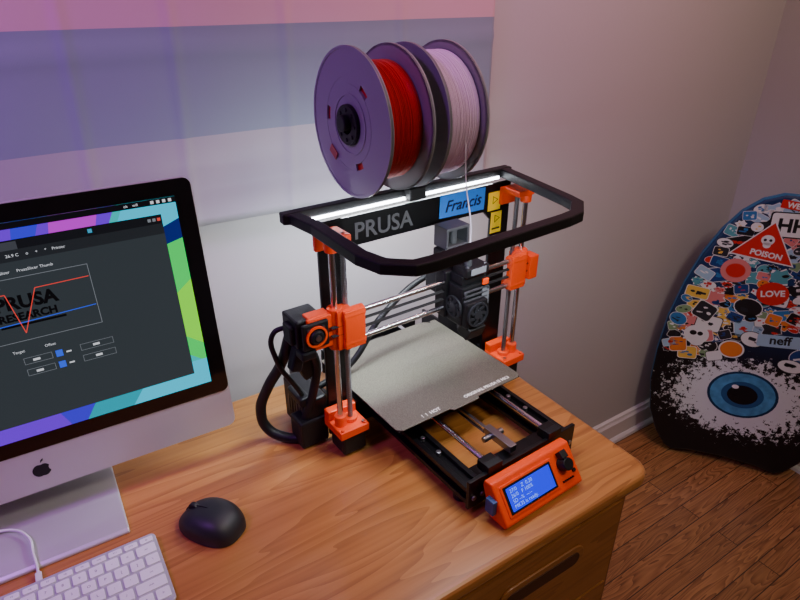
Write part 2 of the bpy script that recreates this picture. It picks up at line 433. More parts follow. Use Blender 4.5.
box(bm, (0, -.165, .05), (.013, .06, .012)); cyl(bm, (-.02, -.15, .046), (.02, -.15, .046), .005); box(bm, (0, -.01, .05), (.006, .35, .0015)); box(bm, (0, -.01, .04), (.006, .35, .0015))
finish(bm, 'y_belt_idler', M_screw, P, .0008)
bm = bmesh.new()
for s in (-1, 1): box(bm, (s*.062, -.214, .065), (.028, .012, .014))
finish(bm, 'y_rod_holders', M_black, P, .001)
# LCD module
bm = bmesh.new()
prof = [(-.272, .004), (-.276, .012), (-.238, .062), (-.224, .060), (-.222, .050), (-.24, .004)]
prism(bm, prof, .158, Matrix(((0, 0, 1, -.088), (1, 0, 0, 0), (0, 1, 0, 0), (0, 0, 0, 1))))
finish(bm, 'lcd_case', M_orange, P, .003, seg=3)
sl = math.atan2(.05, .038)
ML = T((-.009, -.257, .037)) @ Matrix.Rotation(sl, 4, 'X')
bm = bmesh.new()
prism(bm, rrect(.102, .046, .002), .0025, ML @ T((-.018, 0, -.001)))
finish(bm, 'lcd_window_frame', M_orange, P, .0008)
bm = bmesh.new(); prism(bm, rrect(.094, .039, .001), .001, ML @ T((-.018, 0, .0012))); finish(bm, 'lcd_bezel', M_black, P)
bm = bmesh.new(); prism(bm, rrect(.086, .033, .001), .001, ML @ T((-.018, 0, .0018))); finish(bm, 'lcd_screen', mat('lcd_blue', (0, 8, 240), .6, emit=1.5, spec=.1), P)
Mlt = mat('lcd_white', (120, 165, 255), .6, emit=1.8, spec=.1)
for i, s_ in enumerate(('27/0    Z  0.20', '26/0   F 100%', 'SD --%  --:--', 'MK3S is ready.')):
    text('lcd_line_%d' % i, s_, .0076, Mlt, P, ML @ T((-.056, .0108-.0074*i, .003)), ext=.0001, align='LEFT', bold=-.0001)
bm = bmesh.new(); cyl(bm, ML @ Vector((.051, .006, 0)), ML @ Vector((.051, .006, .016)), .0105, 28, .0095); box(bm, ML @ Vector((.051, .020, .008)), (.012, .012, .012), Matrix.Rotation(.6, 4, 'X'))
finish(bm, 'control_knob', M_black, P, .001)
bm = bmesh.new()
for i in range(6): box(bm, ML @ Vector((.042+i*.004, -.018, .0004)), (.0018, .0022, .006), Matrix.Rotation(sl, 4, 'X'))
cyl(bm, ML @ Vector((.068, -.010, 0)), ML @ Vector((.068, -.010, .003)), .003, 16)
finish(bm, 'lcd_speaker_slots', M_black, P)
bm = bmesh.new(); box(bm, (-.091, -.245, .03), (.008, .016, .024)); finish(bm, 'sd_card', mat('sd_blue', (40, 70, 120), .4), P, .001)
# top light loop
def bar_path(bm, pts, w, h, z):
    n = len(pts); L = []; R_ = []
    for i, p in enumerate(pts):
        p = Vector(p)
        a = (p-Vector(pts[i-1])).normalized() if i > 0 else None
        b = (Vector(pts[i+1])-p).normalized() if i < n-1 else None
        if a is None: a = b
        if b is None: b = a
        t = (a+b).normalized(); nn = Vector((-t.y, t.x)); k = 1/max(.4, nn.dot(Vector((-a.y, a.x))))
        L.append(p+nn*w/2*k); R_.append(p-nn*w/2*k)
    V = [[bm.verts.new((q[i].x, q[i].y, zz)) for i in range(n)] for q, zz in ((L, z), (L, z+h), (R_, z+h), (R_, z))]
    for k in range(4):
        A, B = V[k], V[(k+1) % 4]
        for i in range(n-1): bm.faces.new([A[i], A[i+1], B[i+1], B[i]])
    bm.faces.new([V[k][0] for k in range(4)]); bm.faces.new([V[k][-1] for k in range(4)])
bm = bmesh.new()
LZ = .382
bar_path(bm, [(-.226, .062), (-.212, .056), (-.206, .0), (-.210, -.115), (-.202, -.150), (-.176, -.174), (-.15, -.176), (.085, -.168), (.112, -.164), (.146, -.136), (.154, -.11), (.176, .0), (.186, .056), (.2, .062)], .018, .015, LZ)
bar_path(bm, [(-.228, .06), (.2, .06)], .016, .016, LZ)
finish(bm, 'light_frame', M_black, P, .002)
bm = bmesh.new(); box(bm, (-.01, .0505, LZ+.002), (.36, .002, .004)); finish(bm, 'led_strip', M_led, P)
bm = bmesh.new(); box(bm, (.078, FY-.0045, .361), (.096, .0008, .038), Matrix.Rotation(.03, 4, 'Y')); finish(bm, 'blue_tape_label', mat('painters_tape', (24, 112, 210), .7, bump=.3, nscale=400), P)
text('tape_handwriting', 'Francis', .027, mat('ink', (14, 22, 60), .5), P, T((.078, FY-.006, .360)) @ R_FRONT, shear=.3, bold=.0002)
My = mat('sticker_yellow', (240, 200, 10), .5)
bm = bmesh.new(); box(bm, (.150, FY-.0036, .350), (.028, .0008, .032)); box(bm, (.157, FY-.0036, .311), (.024, .0008, .038)); finish(bm, 'warning_stickers', My, P)
Mink = mat('ink_black', (15, 15, 15), .5)
bm = bmesh.new()
for xc, zc in ((.150, .352), (.157, .318)): ring(bm, (xc, FY-.0041, zc), (0, -1, 0), .008, .0062, .0004, 3)
box(bm, (.157, FY-.0042, .300), (.018, .0004, .003)); finish(bm, 'warning_symbols', Mink, P)
# electronics + cables
bm = bmesh.new(); box(bm, (-.205, .085, .05), (.036, .09, .08)); box(bm, (-.215, .055, .03), (.05, .04, .05)); box(bm, (-.222, .07, .086), (.02, .05, .016))
finish(bm, 'electronics_case', M_black, P, .004)
bm = bmesh.new(); box(bm, (.165, .115, .12), (.05, .10, .18)); finish(bm, 'power_supply', M_black, P, .003)
bm = bmesh.new()
for i in range(6): box(bm, (-.2235, .06+i*.01, .05), (.001, .004, .04))
finish(bm, 'case_vents', M_dgray, P)
tube('cable_loop', [(-.24, .045, .215), (-.25, .06, .165), (-.268, .085, .11), (-.278, .10, .06), (-.272, .095, .025), (-.252, .075, .011), (-.225, .055, .011), (-.205, .045, .02)], .0085, M_black, P)
tube('motor_cable', [(-.24, .04, .235), (-.262, .05, .225), (-.262, .05, .18), (-.235, .05, .12), (-.22, .06, .09)], .004, M_black, P)
tube('sleeved_cable', [(-.225, .03, .21), (-.205, .035, .16), (-.21, .04, .11), (-.225, .05, .05)], .007, M_black, P)
bm = bmesh.new()
box(bm, (-.238, .030, .185), (.018, .018, .040), Matrix.Rotation(.3, 4, 'Y')); box(bm, (-.220, .045, .160), (.024, .018, .05), Matrix.Rotation(-.35, 4, 'Y'))
finish(bm, 'cable_holders', M_black, P, .003)
# spool holder
bm = bmesh.new()
box(bm, (-.012, .05, .392), (.03, .03, .02)); box(bm, (-.022, .05, .42), (.012, .02, .06), Matrix.Rotation(-.3, 4, 'Y'))
box(bm, (-.039, .05, .475), (.006, .02, .08)); cyl(bm, (-.135, .05, .508), (.06, .05, .508), .011, 24)
finish(bm, 'spool_holder', M_black, P, .002)

def spool(name, off, fil, x0, fr_):
    e = empty(name, (0, 0, 0)); base = (T(P.location) @ Matrix.Rotation(math.radians(2.5), 4, 'Z'))
    e.matrix_world = base @ T((x0, off[0], off[1]))
    fl = mat('spool_plastic', (128, 130, 134), .4)
    W = .068
    bm = bmesh.new()
    for x in (0, W-.003):
        ring(bm, (x, 0, 0), (1, 0, 0), .100, .062, .003, 72)
        ring(bm, (x, 0, 0), (1, 0, 0), .050, .026, .003, 60)
        for k in range(3):
            a0 = k*2*math.pi/3+.3; a1 = a0+2*math.pi/3-.32; n = 14
            lo = [a0+(a1-a0)*j/n for j in range(n+1)]
            for j in range(n):
                vs = []
                for (r, a, xx) in ((.0495, lo[j], x), (.0495, lo[j+1], x), (.0625, lo[j+1], x), (.0625, lo[j], x)):
                    vs.append((xx+.0003, r*math.cos(a), r*math.sin(a)))
                A = [bm.verts.new(v) for v in vs]; B = [bm.verts.new((v[0]+.0024, v[1], v[2])) for v in vs]
                bm.faces.new(A); bm.faces.new(list(reversed(B)))
                for q in range(4): bm.faces.new([A[q], B[q], B[(q+1) % 4], A[(q+1) % 4]])
        ring(bm, (x-.001 if x == 0 else x, 0, 0), (1, 0, 0), .1, .0965, .005, 72)
        ring(bm, (x-.001 if x == 0 else x, 0, 0), (1, 0, 0), .041, .038, .005, 48)
    ring(bm, (0, 0, 0), (1, 0, 0), .053, .050, W, 48); ring(bm, (0, 0, 0), (1, 0, 0), .028, .026, W, 48)
    finish(bm, 'flanges', fl, e, smooth=True)
    bm = bmesh.new(); seg = 96
    prof = []; n = 30; pw = (W-.008)/n
    for i in range(n):
        xx = .004+pw*i; q = fr_+random.uniform(-.0006, .0006)
        prof += [(xx, fr_-.0018), (xx+pw*.25, q-.0004), (xx+pw*.5, q), (xx+pw*.75, q-.0004)]
    prof.append((W-.004, fr_-.0018)); prof = [(.004, .053)]+prof+[(W-.004, .053)]
    V = [[bm.verts.new((x, r*math.cos(2*math.pi*i/seg), r*math.sin(2*math.pi*i/seg))) for i in range(seg)] for x, r in prof]
    for k in range(len(prof)-1):
        for i in range(seg): bm.faces.new([V[k][i], V[k][(i+1) % seg], V[k+1][(i+1) % seg], V[k+1][i]])
    finish(bm, 'wound_filament', fil, e)
    bm = bmesh.new(); ring(bm, (-.006, 0, 0), (1, 0, 0), .027, .012, W+.012, 36)
    for i in range(8):
        a = i*math.pi/4; cyl(bm, (-.0075, .02*math.cos(a), .02*math.sin(a)), (-.005, .02*math.cos(a), .02*math.sin(a)), .003, 12)
    finish(bm, 'bearing_hub', M_black, e, .001)
    bm = bmesh.new(); box(bm, (-.0015, .045, -.045), (.001, .02, .012), Matrix.Rotation(.6, 4, 'X')); finish(bm, 'maker_label', mat('spool_label', (150, 60, 56), .5), e)
spool('filament_spool', (.05, .505), mat('filament_red', (186, 18, 10), .38), -.120, .0795)
spool('filament_spool', (.05, .505), mat('filament_lilac', (226, 206, 228), .4), -.026, .0875)

# ------------------------------------------------------------------ all-in-one computer
C = empty('desktop_computer', (-.072, .776, DZ), math.radians(-1.0))
MT = T((0, 0, .06)) @ Matrix.Rotation(math.radians(-6), 4, 'X')
PW, PH = .528, .39
bm = bmesh.new()
M2 = MT @ Matrix.Rotation(math.radians(90), 4, 'X')
prism(bm, rrect(PW, PH, .012, 6, 0, PH/2), .006, M2 @ T((0, 0, -.006)))
rings = []
for k in range(9):
    t = k/8; w = PW*(1-.72*t**1.6); h = PH*(1-.7*t**1.8); y = .006+.034*math.sin(t*math.pi/2)
    rings.append([bm.verts.new(MT @ Vector((px, y, PH/2+pz))) for px, pz in rrect(w-.002, h-.002, .012+.03*t, 6)])
for k in range(8):
    n = len(rings[0])
    for i in range(n): bm.faces.new([rings[k][i], rings[k][(i+1) % n], rings[k+1][(i+1) % n], rings[k+1][i]])
bm.faces.new(rings[-1]); bm.faces.new(list(reversed(rings[0])))
finish(bm, 'aluminium_housing', M_alu, C, smooth=True)
bm = bmesh.new(); prism(bm, rrect(PW-.002, PH-.064, .01, 6, 0, .063+(PH-.064)/2), .0008, M2 @ T((0, 0, 0)))
finish(bm, 'glass_front', mat('glossy_black_glass', (6, 6, 8), .08, coat=.5), C)
bm = bmesh.new()
prof = [(-.078, 0), (-.078, .004), (-.073, .007), (.06, .010), (.075, .014), (.08, .024), (.055, .20), (.03, .23), (.04, .24), (.066, .21), (.096, .02), (.092, .008), (.08, 0)]
prism(bm, prof, .176, Matrix(((0, 0, 1, -.095), (1, 0, 0, 0), (0, 1, 0, .0), (0, 0, 0, 1))))
finish(bm, 'stand', M_alu, C, .003, seg=3)
bm = bmesh.new()
ap = []
for i in range(40):
    a = 2*math.pi*i/40; r = .0105*(1+.06*math.cos(2*a)); x = r*math.cos(a); y = r*math.sin(a)*1.0
    y += -.0016*math.exp(-(x/.003)**2) if y > 0 else .0012*math.exp(-(x/.003)**2)
    dx = x-.0135; dy = y-.001
    if dx*dx+dy*dy < .0052**2:
        L_ = math.hypot(dx, dy); x, y = .0135+dx/L_*.0052, .001+dy/L_*.0052
    ap.append((x, y))
prism(bm, ap, .0006, M2 @ T((0, .031, 0)))
prism(bm, [(.0005, .0115), (.0015, .015), (.005, .0175), (.0045, .0145)], .0006, M2 @ T((0, .031, 0)))
finish(bm, 'logo', Mink, C)
def em(n, c, e=1.0): return mat('px_'+n, c, .4, emit=e, spec=.2)
def poly(name, pts, m, lay):
    bm = bmesh.new(); vs = [bm.verts.new(M2 @ Vector((x, z, .0009+.0002*lay))) for x, z in pts]
    bm.faces.new(vs); return finish(bm, name, m, C)
def quad(name, x0, z0, x1, z1, m, lay): return poly(name, ((x0, z0), (x1, z0), (x1, z1), (x0, z1)), m, lay)
SX0, SX1, SZ0, SZ1 = -.2395, .2395, .085, .367
quad('screen_wallpaper', SX0, SZ0, SX1, SZ1, em('teal', (20, 190, 190)), 0)
W_ = [('purple', (110, 10, 230), [(SX0, SZ1), (SX0, SZ1-.05), (.14, SZ1-.05), (.165, SZ1)]),
      ('blue', (50, 40, 225), [(.05, SZ1), (.04, SZ1-.05), (.06, SZ1-.05), (.08, SZ1)]),
      ('magenta', (200, 20, 220), [(.09, SZ1), (.08, SZ1-.05), (.13, SZ1-.05), (.145, SZ1)]),
      ('cyan', (20, 205, 240), [(.175, SZ1), (.15, SZ1-.05), (SX1, SZ1-.05), (SX1, SZ1)]),
      ('navy', (16, 30, 110), [(.2, SZ1-.045), (SX1, SZ1-.03), (SX1, SZ1-.08), (.2, SZ1-.07)]),
      ('green', (20, 225, 90), [(.2, .30), (SX1, .31), (SX1, .12), (.2, .15)]),
      ('lime', (130, 245, 40), [(.2, .22), (SX1, .25), (SX1, .15), (.2, .18)]),
      ('cyan', (20, 205, 240), [(.13, SZ0), (.16, .125), (SX1, .125), (SX1, SZ0)]),
      ('teal2', (10, 160, 180), [(.06, SZ0), (.09, .125), (.16, .125), (.13, SZ0)]),
      ('indigo', (60, 35, 215), [(SX0, SZ0), (SX0, .13), (.10, .13), (.07, SZ0)]),
      ('purple', (110, 10, 230), [(SX0, SZ0), (SX0, .13), (.03, .13), (.05, SZ0)])]
for i, (n, c, p) in enumerate(W_): poly('wallpaper_band_%d' % i, p, em(n, c), 1+i*.15)
quad('menu_bar', SX0, SZ1-.008, SX1, SZ1, em('bar', (14, 14, 18)), 4)
WX0, WX1, WZ0, WZ1 = -.20, .218, .106, .346
quad('app_window', WX0, WZ0, WX1, WZ1, em('win', (48, 55, 59)), 4)
quad('window_title', WX0, WZ1-.012, WX1, WZ1, em('title', (20, 22, 26)), 5)
quad('window_tab', .0, WZ1-.012, .05, WZ1-.002, em('tab', (60, 64, 70)), 6)
quad('window_toolbar', WX0, WZ1-.026, WX1, WZ1-.012, em('tool', (34, 38, 42)), 5)
WT = em('uiwhite', (215, 220, 225)); GT = em('uigray', (120, 126, 132)); RD = em('uired', (235, 70, 60)); BL = em('uiblue', (50, 90, 240))
def t2(n, s, size, x, z, m=WT, lay=7, b=0): text(n, s, size, m, C, M2 @ T((x, z, .0009+.0002*lay)), ext=0, align='LEFT', bold=b)
t2('ui_toolbar_text', '26.9 C     o     +     *    Printer', .0052, .035, WZ1-.019)
t2('ui_status_text', 'ok    wifi', .005, .175, SZ1-.004)
for i in range(4): quad('menu_icon_%d' % i, .208+i*.0075, SZ1-.006, .212+i*.0075, SZ1-.002, WT, 6)
for i, (x, c) in enumerate(((.200, GT), (.206, GT), (.212, RD))): quad('window_button_%d' % i, x, WZ1-.008, x+.004, WZ1-.004, c, 7)
quad('cursor_dot', .128, WZ1-.008, .133, WZ1-.003, em('uicyan', (40, 160, 200)), 7)
t2('ui_tab_text', 'Bed Visualizer     PrusaSlicer Thumb', .0052, .005, .308)
def frame(name, x0, z0, x1, z1, m, lay, w=.0007):
    quad(name+'_a', x0, z0, x1, z0+w, m, lay); quad(name+'_b', x0, z1-w, x1, z1, m, lay); quad(name+'_c', x0, z0, x0+w, z1, m, lay); quad(name+'_d', x1-w, z0, x1, z1, m, lay)
frame('graph_frame', -.10, .218, .118, .300, GT, 6)
BK = em('uiblack', (8, 9, 11))
t2('graph_title', 'PRUSA', .023, .008, .268, BK, 6, .001)
t2('graph_subtitle', 'RESEARCH', .0135, .008, .250, BK, 6, .0006)
quad('graph_footer', .008, .238, .080, .241, BK, 6)
def line(name, x0, z0, x1, z1, m, lay, w=.001):
    d = Vector((x1-x0, z1-z0)).normalized(); n = Vector((-d.y, d.x))*w/2
    poly(name, [(x0+n.x, z0+n.y), (x0-n.x, z0-n.y), (x1-n.x, z1-n.y), (x1+n.x, z1+n.y)], m, lay)
line('graph_red_1', .116, .284, .055, .283, RD, 8); line('graph_red_2', .055, .283, .032, .228, RD, 8); line('graph_red_3', .032, .228, .022, .281, RD, 8); line('graph_red_4', .022, .281, -.1, .282, RD, 8)
line('graph_blue', -.1, .238, .116, .245, BL, 8)
t2('ui_header', 'Actual             Target                Offset', .0050, -.02, .205)
for r, z in enumerate((.190, .174)):
    t2('ui_row_%d' % r, 'Bed   26.0 C' if r else 'Tool  25.8 C', .0052, -.055, z)
    frame('field_a_%d' % r, .02, z-.004, .052, z+.005, GT, 6, .0005); frame('field_b_%d' % r, .085, z-.004, .125, z+.005, GT, 6, .0005)
    quad('toggle_%d' % r, .056, z-.004, .064, z+.005, BL, 7); quad('dots_%d' % r, .068, z-.001, .074, z+.001, WT, 7)
    quad('val_a_%d' % r, .03, z-.001, .038, z+.002, WT, 7); quad('val_b_%d' % r, .1, z-.001, .108, z+.002, WT, 7)

# ------------------------------------------------------------------ keyboard
K = empty('computer_keyboard', (-.105, .612, DZ), 0)
MK = T((0, 0, .002)) @ Matrix.Rotation(math.radians(3.0), 4, 'X') @ T((0, 0, .004))
bm = bmesh.new(); prism(bm, rrect(.279, .115, .007), .004, MK @ T((0, 0, -.001)))
prism(bm, rrect(.27, .03, .004), .0045, MK @ T((0, .038, -.006)))
finish(bm, 'aluminium_base', mat('keyboard_base', (190, 191, 196), .35, metal=.3), K, .001)
bm = bmesh.new()
rows = [([1]*14, .0085), ([1]*13+[1.5], .0155), ([1.5]+[1]*13, .0155), ([1.8]+[1]*11+[1.7], .0155), ([2.3]+[1]*10+[2.2], .0155), ([1, 1, 1, 1.25, 5.2, 1.25, 1, 1, 1, 1], .0155)]
y = .052; keys = []
for ri, (ws, hh) in enumerate(rows):
    tot = sum(ws); gap = .0032; unit = (.271-gap*(len(ws)-1))/tot; x = -.1355
    for w in ws:
        ww = w*unit
        prism(bm, rrect(ww, hh, .0018, 3, x+ww/2, y-hh/2), .0022, MK @ T((0, 0, .0028)))
        keys.append((x+ww/2, y-hh/2)); x += ww+gap
    y -= hh+.0032
finish(bm, 'keys', M_white, K, .0004)
lab = ['esc']+['F%d' % i for i in range(1, 13)]+['o']+list('`1234567890-=')+['del']+['tab']+list('QWERTYUIOP[]\\')+['caps']+list("ASDFGHJKL;'")+['ret']+['shift']+list('ZXCVBNM,./')+['shift']+['fn', 'ctl', 'opt', 'cmd', '', 'cmd', 'opt', '<', '^', '>']
Mk = mat('key_legend', (110, 110, 115), .5)
for i, ((x, y), s) in enumerate(zip(keys, lab)):
    if s: text('legend_%d' % i, s, .0055 if len(s) == 1 else .0034, Mk, K, MK @ T((x, y, .0051)), ext=0)
Mc = mat('white_cable', (225, 225, 228), .45)
W = empty('charging_cable', (0, 0, 0))
bm = bmesh.new(); box(bm, (-.105, .679, DZ+.0065), (.0075, .016, .0045)); finish(bm, 'plug', Mc, W, .001)
tube('cord', [(-.105, .685, DZ+.0065), (-.105, .698, DZ+.010), (-.1065, .715, DZ+.0135), (-.110, .750, DZ+.0142), (-.13, .776, DZ+.0150), (-.165, .782, DZ+.0150), (-.21, .785, DZ+.003), (-.23, .87, DZ+.003)], .0018, Mc, W)

# ------------------------------------------------------------------ mouse
Mo = empty('wireless_mouse', (.106, .646, DZ), math.radians(34))
bm = bmesh.new()
nu, nv = 40, 16
def mp_(a, t):
    ca, sa = math.cos(a), math.sin(a)
    ex = .72
    bx = .033*math.copysign(abs(ca)**ex, ca)*(1-.10*sa*(sa > 0)); by = .048*math.copysign(abs(sa)**.8, sa)
    k = math.cos(t*math.pi/2)**.55 if t < 1 else 0
    hgt = .034*(1-.32*(by*k/.05+.25)**2)
    z = .002+hgt*math.sin(t*math.pi/2)**.9 if t > 0 else .002
    return (bx*k*(1+.06*math.sin(t*3.1)), by*k, z)
R0 = [bm.verts.new((.94*mp_(2*math.pi*i/nu, 0)[0], .94*mp_(2*math.pi*i/nu, 0)[1], .0003)) for i in range(nu)]
G = [R0]+[[bm.verts.new(mp_(2*math.pi*i/nu, j/nv)) for i in range(nu)] for j in range(nv)]
for j in range(len(G)-1):
    for i in range(nu): bm.faces.new([G[j][i], G[j][(i+1) % nu], G[j+1][(i+1) % nu], G[j+1][i]])
tv = bm.verts.new((0, 0, mp_(0, .9999)[2]+.0002))
for i in range(nu): bm.faces.new([G[-1][i], G[-1][(i+1) % nu], tv])
bm.faces.new(list(reversed(R0)))
finish(bm, 'shell', mat('mouse_rubber', (30, 31, 34), .5), Mo, smooth=True)
bm = bmesh.new(); cyl(bm, (-.0035, .026, .0255), (.0035, .026, .0255), .0085, 24); finish(bm, 'scroll_wheel', mat('wheel_rubber', (20, 20, 22), .6), Mo, .001)
tube('button_seam', [(0, .044, .012), (0, .039, .0205), (0, .028, .0288), (0, .012, .0338), (0, .002, .0350)], .0007, mat('seam_black', (8, 8, 8), .6), Mo)

# ------------------------------------------------------------------ bodyboard
d = Vector((.56, -.828, 0)).normalized(); up = Vector((.045, .055, .89)); up = (up-d*up.dot(d)).normalized(); nrm = up.cross(d)
MB = Matrix.Translation(Vector((1.750, .712, .012))) @ Matrix(((d.x, nrm.x, up.x, 0), (d.y, nrm.y, up.y, 0), (d.z, nrm.z, up.z, 0), (0, 0, 0, 1)))
B = empty('bodyboard', None, M=MB)
half = [(0, .155), (.012, .18), (.06, .215), (.14, .248), (.25, .266), (.36, .266), (.48, .256), (.60, .232), (.70, .202), (.78, .165), (.84, .125), (.88, .08), (.90, .03)]
def hw(z):
    for (a, b), (c, e) in zip(half, half[1:]):
        if a <= z <= c: return b+(e-b)*(z-a)/(c-a)
    return 0
outl = [(-w, z) for z, w in half]+[(w, z) for z, w in reversed(half)]
tail = [(.10, .012), (.0, .018), (-.10, .012)]
outl = outl+tail
bm = bmesh.new()
prism(bm, outl, .040, R_FRONT @ T((0, 0, -.020)))
def board_mat():
    m = bpy.data.materials.new('bodyboard_deck'); m.use_nodes = True
    nt = m.node_tree; N = nt.nodes.new; L = nt.links.new; b = nt.nodes['Principled BSDF']; b.inputs['Roughness'].default_value = .4
    tc = N('ShaderNodeTexCoord'); sub = N('ShaderNodeVectorMath'); sub.operation = 'SUBTRACT'; sub.inputs[1].default_value = (0, 0, .245)
    L(tc.outputs['Object'], sub.inputs[0])
    mp1 = N('ShaderNodeMapping'); mp1.inputs['Scale'].default_value = (.85, 0, 1.35); L(sub.outputs[0], mp1.inputs[0])
    ln = N('ShaderNodeVectorMath'); ln.operation = 'LENGTH'; L(mp1.outputs[0], ln.inputs[0])
    n = N('ShaderNodeTexNoise'); n.inputs['Scale'].default_value = 75; n.inputs['Detail'].default_value = 5; n.inputs['Roughness'].default_value = .7; L(tc.outputs['Object'], n.inputs['Vector'])
    ma = N('ShaderNodeMath'); ma.operation = 'MULTIPLY_ADD'; ma.inputs[1].default_value = .42; ma.inputs[2].default_value = -.21; L(n.outputs['Fac'], ma.inputs[0])
    ad = N('ShaderNodeMath'); ad.operation = 'ADD'; L(ln.outputs['Value'], ad.inputs[0]); L(ma.outputs[0], ad.inputs[1])
    lt = N('ShaderNodeMath'); lt.operation = 'LESS_THAN'; lt.inputs[1].default_value = .165; L(ad.outputs[0], lt.inputs[0])
    sp = N('ShaderNodeSeparateXYZ'); L(tc.outputs['Object'], sp.inputs[0])
    cr = N('ShaderNodeValToRGB'); cr.color_ramp.elements[0].position = .36; cr.color_ramp.elements[0].color = (*lin((12, 14, 20)), 1)
    cr.color_ramp.elements[1].position = .55; cr.color_ramp.elements[1].color = (*lin((22, 48, 92)), 1); L(sp.outputs['Z'], cr.inputs[0])
    mx = N('ShaderNodeMix'); mx.data_type = 'RGBA'; mx.inputs[7].default_value = (*lin((205, 208, 214)), 1)
    L(lt.outputs[0], mx.inputs[0]); L(cr.outputs[0], mx.inputs[6]); L(mx.outputs[2], b.inputs['Base Color'])
    return m
M_deck = board_mat(); M_rail = mat('board_rail', (16, 104, 160), .4)
bmesh.ops.recalc_face_normals(bm, faces=bm.faces)
for f in bm.faces: f.material_index = 0 if f.normal.y < -.9 else 1
finish(bm, 'foam_core', [M_deck, M_rail], B, .008, seg=3)
YD = -.0205
def deco(name, pts, m, lay=1):
    bm = bmesh.new(); vs = [bm.verts.new((x, YD-.0003*lay, z)) for x, z in pts]; bm.faces.new(vs); return finish(bm, name, m, B)
def ell(cx, cz, rx, rz, n=32, rot=0):
    o = []
    for i in range(n):
        a = 2*math.pi*i/n; x = rx*math.cos(a); z = rz*math.sin(a)
        o.append((cx+x*math.cos(rot)-z*math.sin(rot), cz+x*math.sin(rot)+z*math.cos(rot)))
    return o
EZ = .262
deco('eye_iris_rim', ell(.005, EZ, .100, .082), mat('eye_rim', (14, 50, 84), .4), 1)
deco('eye_iris', ell(.005, EZ, .092, .075), mat('eye_blue', (70, 135, 180), .4, noise=.25, nscale=40), 2)
deco('eye_iris_inner', ell(.005, EZ, .060, .047), mat('eye_blue2', (30, 78, 124), .4), 3)
deco('eye_pupil', ell(.005, EZ, .043, .034), mat('eye_pupil', (8, 12, 22), .4), 4)
deco('eye_glint', ell(-.02, EZ+.025, .010, .007), mat('stk_white', (225, 225, 228), .4), 5)
pal = [(215, 215, 218), (196, 44, 40), (215, 120, 50), (44, 110, 170), (30, 30, 34), (40, 42, 50), (206, 120, 120), (80, 150, 160), (215, 215, 218), (120, 150, 110), (150, 180, 205), (30, 60, 120), (220, 180, 80), (24, 24, 28)]
pm = [mat('stk_%d' % i, c, .35) for i, c in enumerate(pal)]
bm = bmesh.new(); placed = [(.04, .80, .04), (-.04, .745, .06), (.08, .77, .05), (.0, .615, .035), (-.11, .665, .03), (-.07, .415, .028), (.08, .47, .045)]
def stick(cx, cz, rx, rz, mi, kind, lay, rot):
    if kind == 0: pts = ell(cx, cz, rx, rz, 20, rot)
    elif kind == 1:
        q = rrect(2*rx, 2*rz, min(rx, rz)*.35, 3); pts = [(cx+a*math.cos(rot)-b*math.sin(rot), cz+a*math.sin(rot)+b*math.cos(rot)) for a, b in q]
    else:
        k = random.choice((5, 6, 7, 9)); pts = []
        for i in range(k*2):
            a = math.pi*i/k; r = (1, .72)[i % 2]*(1+.1*math.sin(3*a)); pts.append((cx+rx*r*math.cos(a+rot), cz+rz*r*math.sin(a+rot)))
    vs = [bm.verts.new((x, YD-.0003*lay, z)) for x, z in pts]; f = bm.faces.new(vs); f.material_index = mi
tries = 0
while len(placed) < 165 and tries < 20000:
    tries += 1
    z = random.uniform(.37, .87); w = hw(z)-.024
    if w < .02: continue
    x = random.uniform(-w, w)
    if z < .45 and abs(x) < .10: continue
    r = random.uniform(.016, .038)
    if abs(x)+r > w+.020: continue
    if any((x-a)**2+(z-b)**2 < ((r+c)*.60)**2 for a, b, c in placed): continue
    placed.append((x, z, r)); kind = random.choice((0, 1, 1, 2)); rot = random.uniform(-.5, .5)
    ar = random.uniform(.55, 1.0); mi = random.randrange(len(pal)); lay = 1+(len(placed) % 6)*.6
    stick(x, z, r*1.05, r*ar*1.05, 0 if mi not in (0, 8) else 4, kind, lay, rot)
    stick(x, z, r*.98, r*ar*.96, mi, kind, lay+.3, rot)
    m2 = random.choice([q for q in (0, 1, 4, 3, 12, 11, 0, 5) if q != mi])
    for q in range(random.choice((2, 3, 4, 5))):
        ox = random.uniform(-.5, .5)*r; oz = random.uniform(-.4, .4)*r*ar
        stick(x+ox, z+oz, r*random.uniform(.10, .40), r*random.uniform(.05, .18), m2, random.choice((0, 1, 2)), lay+.5, rot)
finish(bm, 'sticker_collage', pm, B)
WH = pm[0]; RDm = pm[1]; BKm = pm[4]
def RB(x, z, lay, rot=0): return T((x, YD-.0003*lay, z)) @ R_FRONT @ Matrix.Rotation(rot, 4, 'Z')
def card(name, x, z, w, h, m, lay, rot=0):
    bm = bmesh.new(); vs = [bm.verts.new(RB(x, z, lay, rot) @ Vector((a, b, 0))) for a, b in rrect(w, h, min(w, h)*.12, 3)]; bm.faces.new(vs); finish(bm, name, m, B)
card('sticker_bw', .012, .818, .130, .074, BKm, 6, .05); card('sticker_bw_inner', .012, .818, .122, .067, WH, 7, .05)
text('sticker_bw_text', 'HH!', .052, BKm, B, RB(.012, .815, 8, .05), ext=0, bold=.002)
tri = [(-.080, -.045), (.080, -.045), (0, .065)]
bm = bmesh.new(); bm.faces.new([bm.verts.new(RB(-.045, .755, 8.5, -.1) @ Vector((a*1.08, b*1.08, 0))) for a, b in tri]); finish(bm, 'sticker_triangle_border', WH, B)
bm = bmesh.new(); bm.faces.new([bm.verts.new(RB(-.045, .755, 9.2, -.1) @ Vector((a, b, 0))) for a, b in tri]); finish(bm, 'sticker_triangle', RDm, B)
deco('sticker_skull', ell(-.045, .768, .017, .015), WH, 10); deco('sticker_skull_jaw', ell(-.045, .753, .010, .009), WH, 10)
deco('skull_eye_a', ell(-.052, .768, .004, .004), BKm, 10.6); deco('skull_eye_b', ell(-.038, .768, .004, .004), BKm, 10.6)
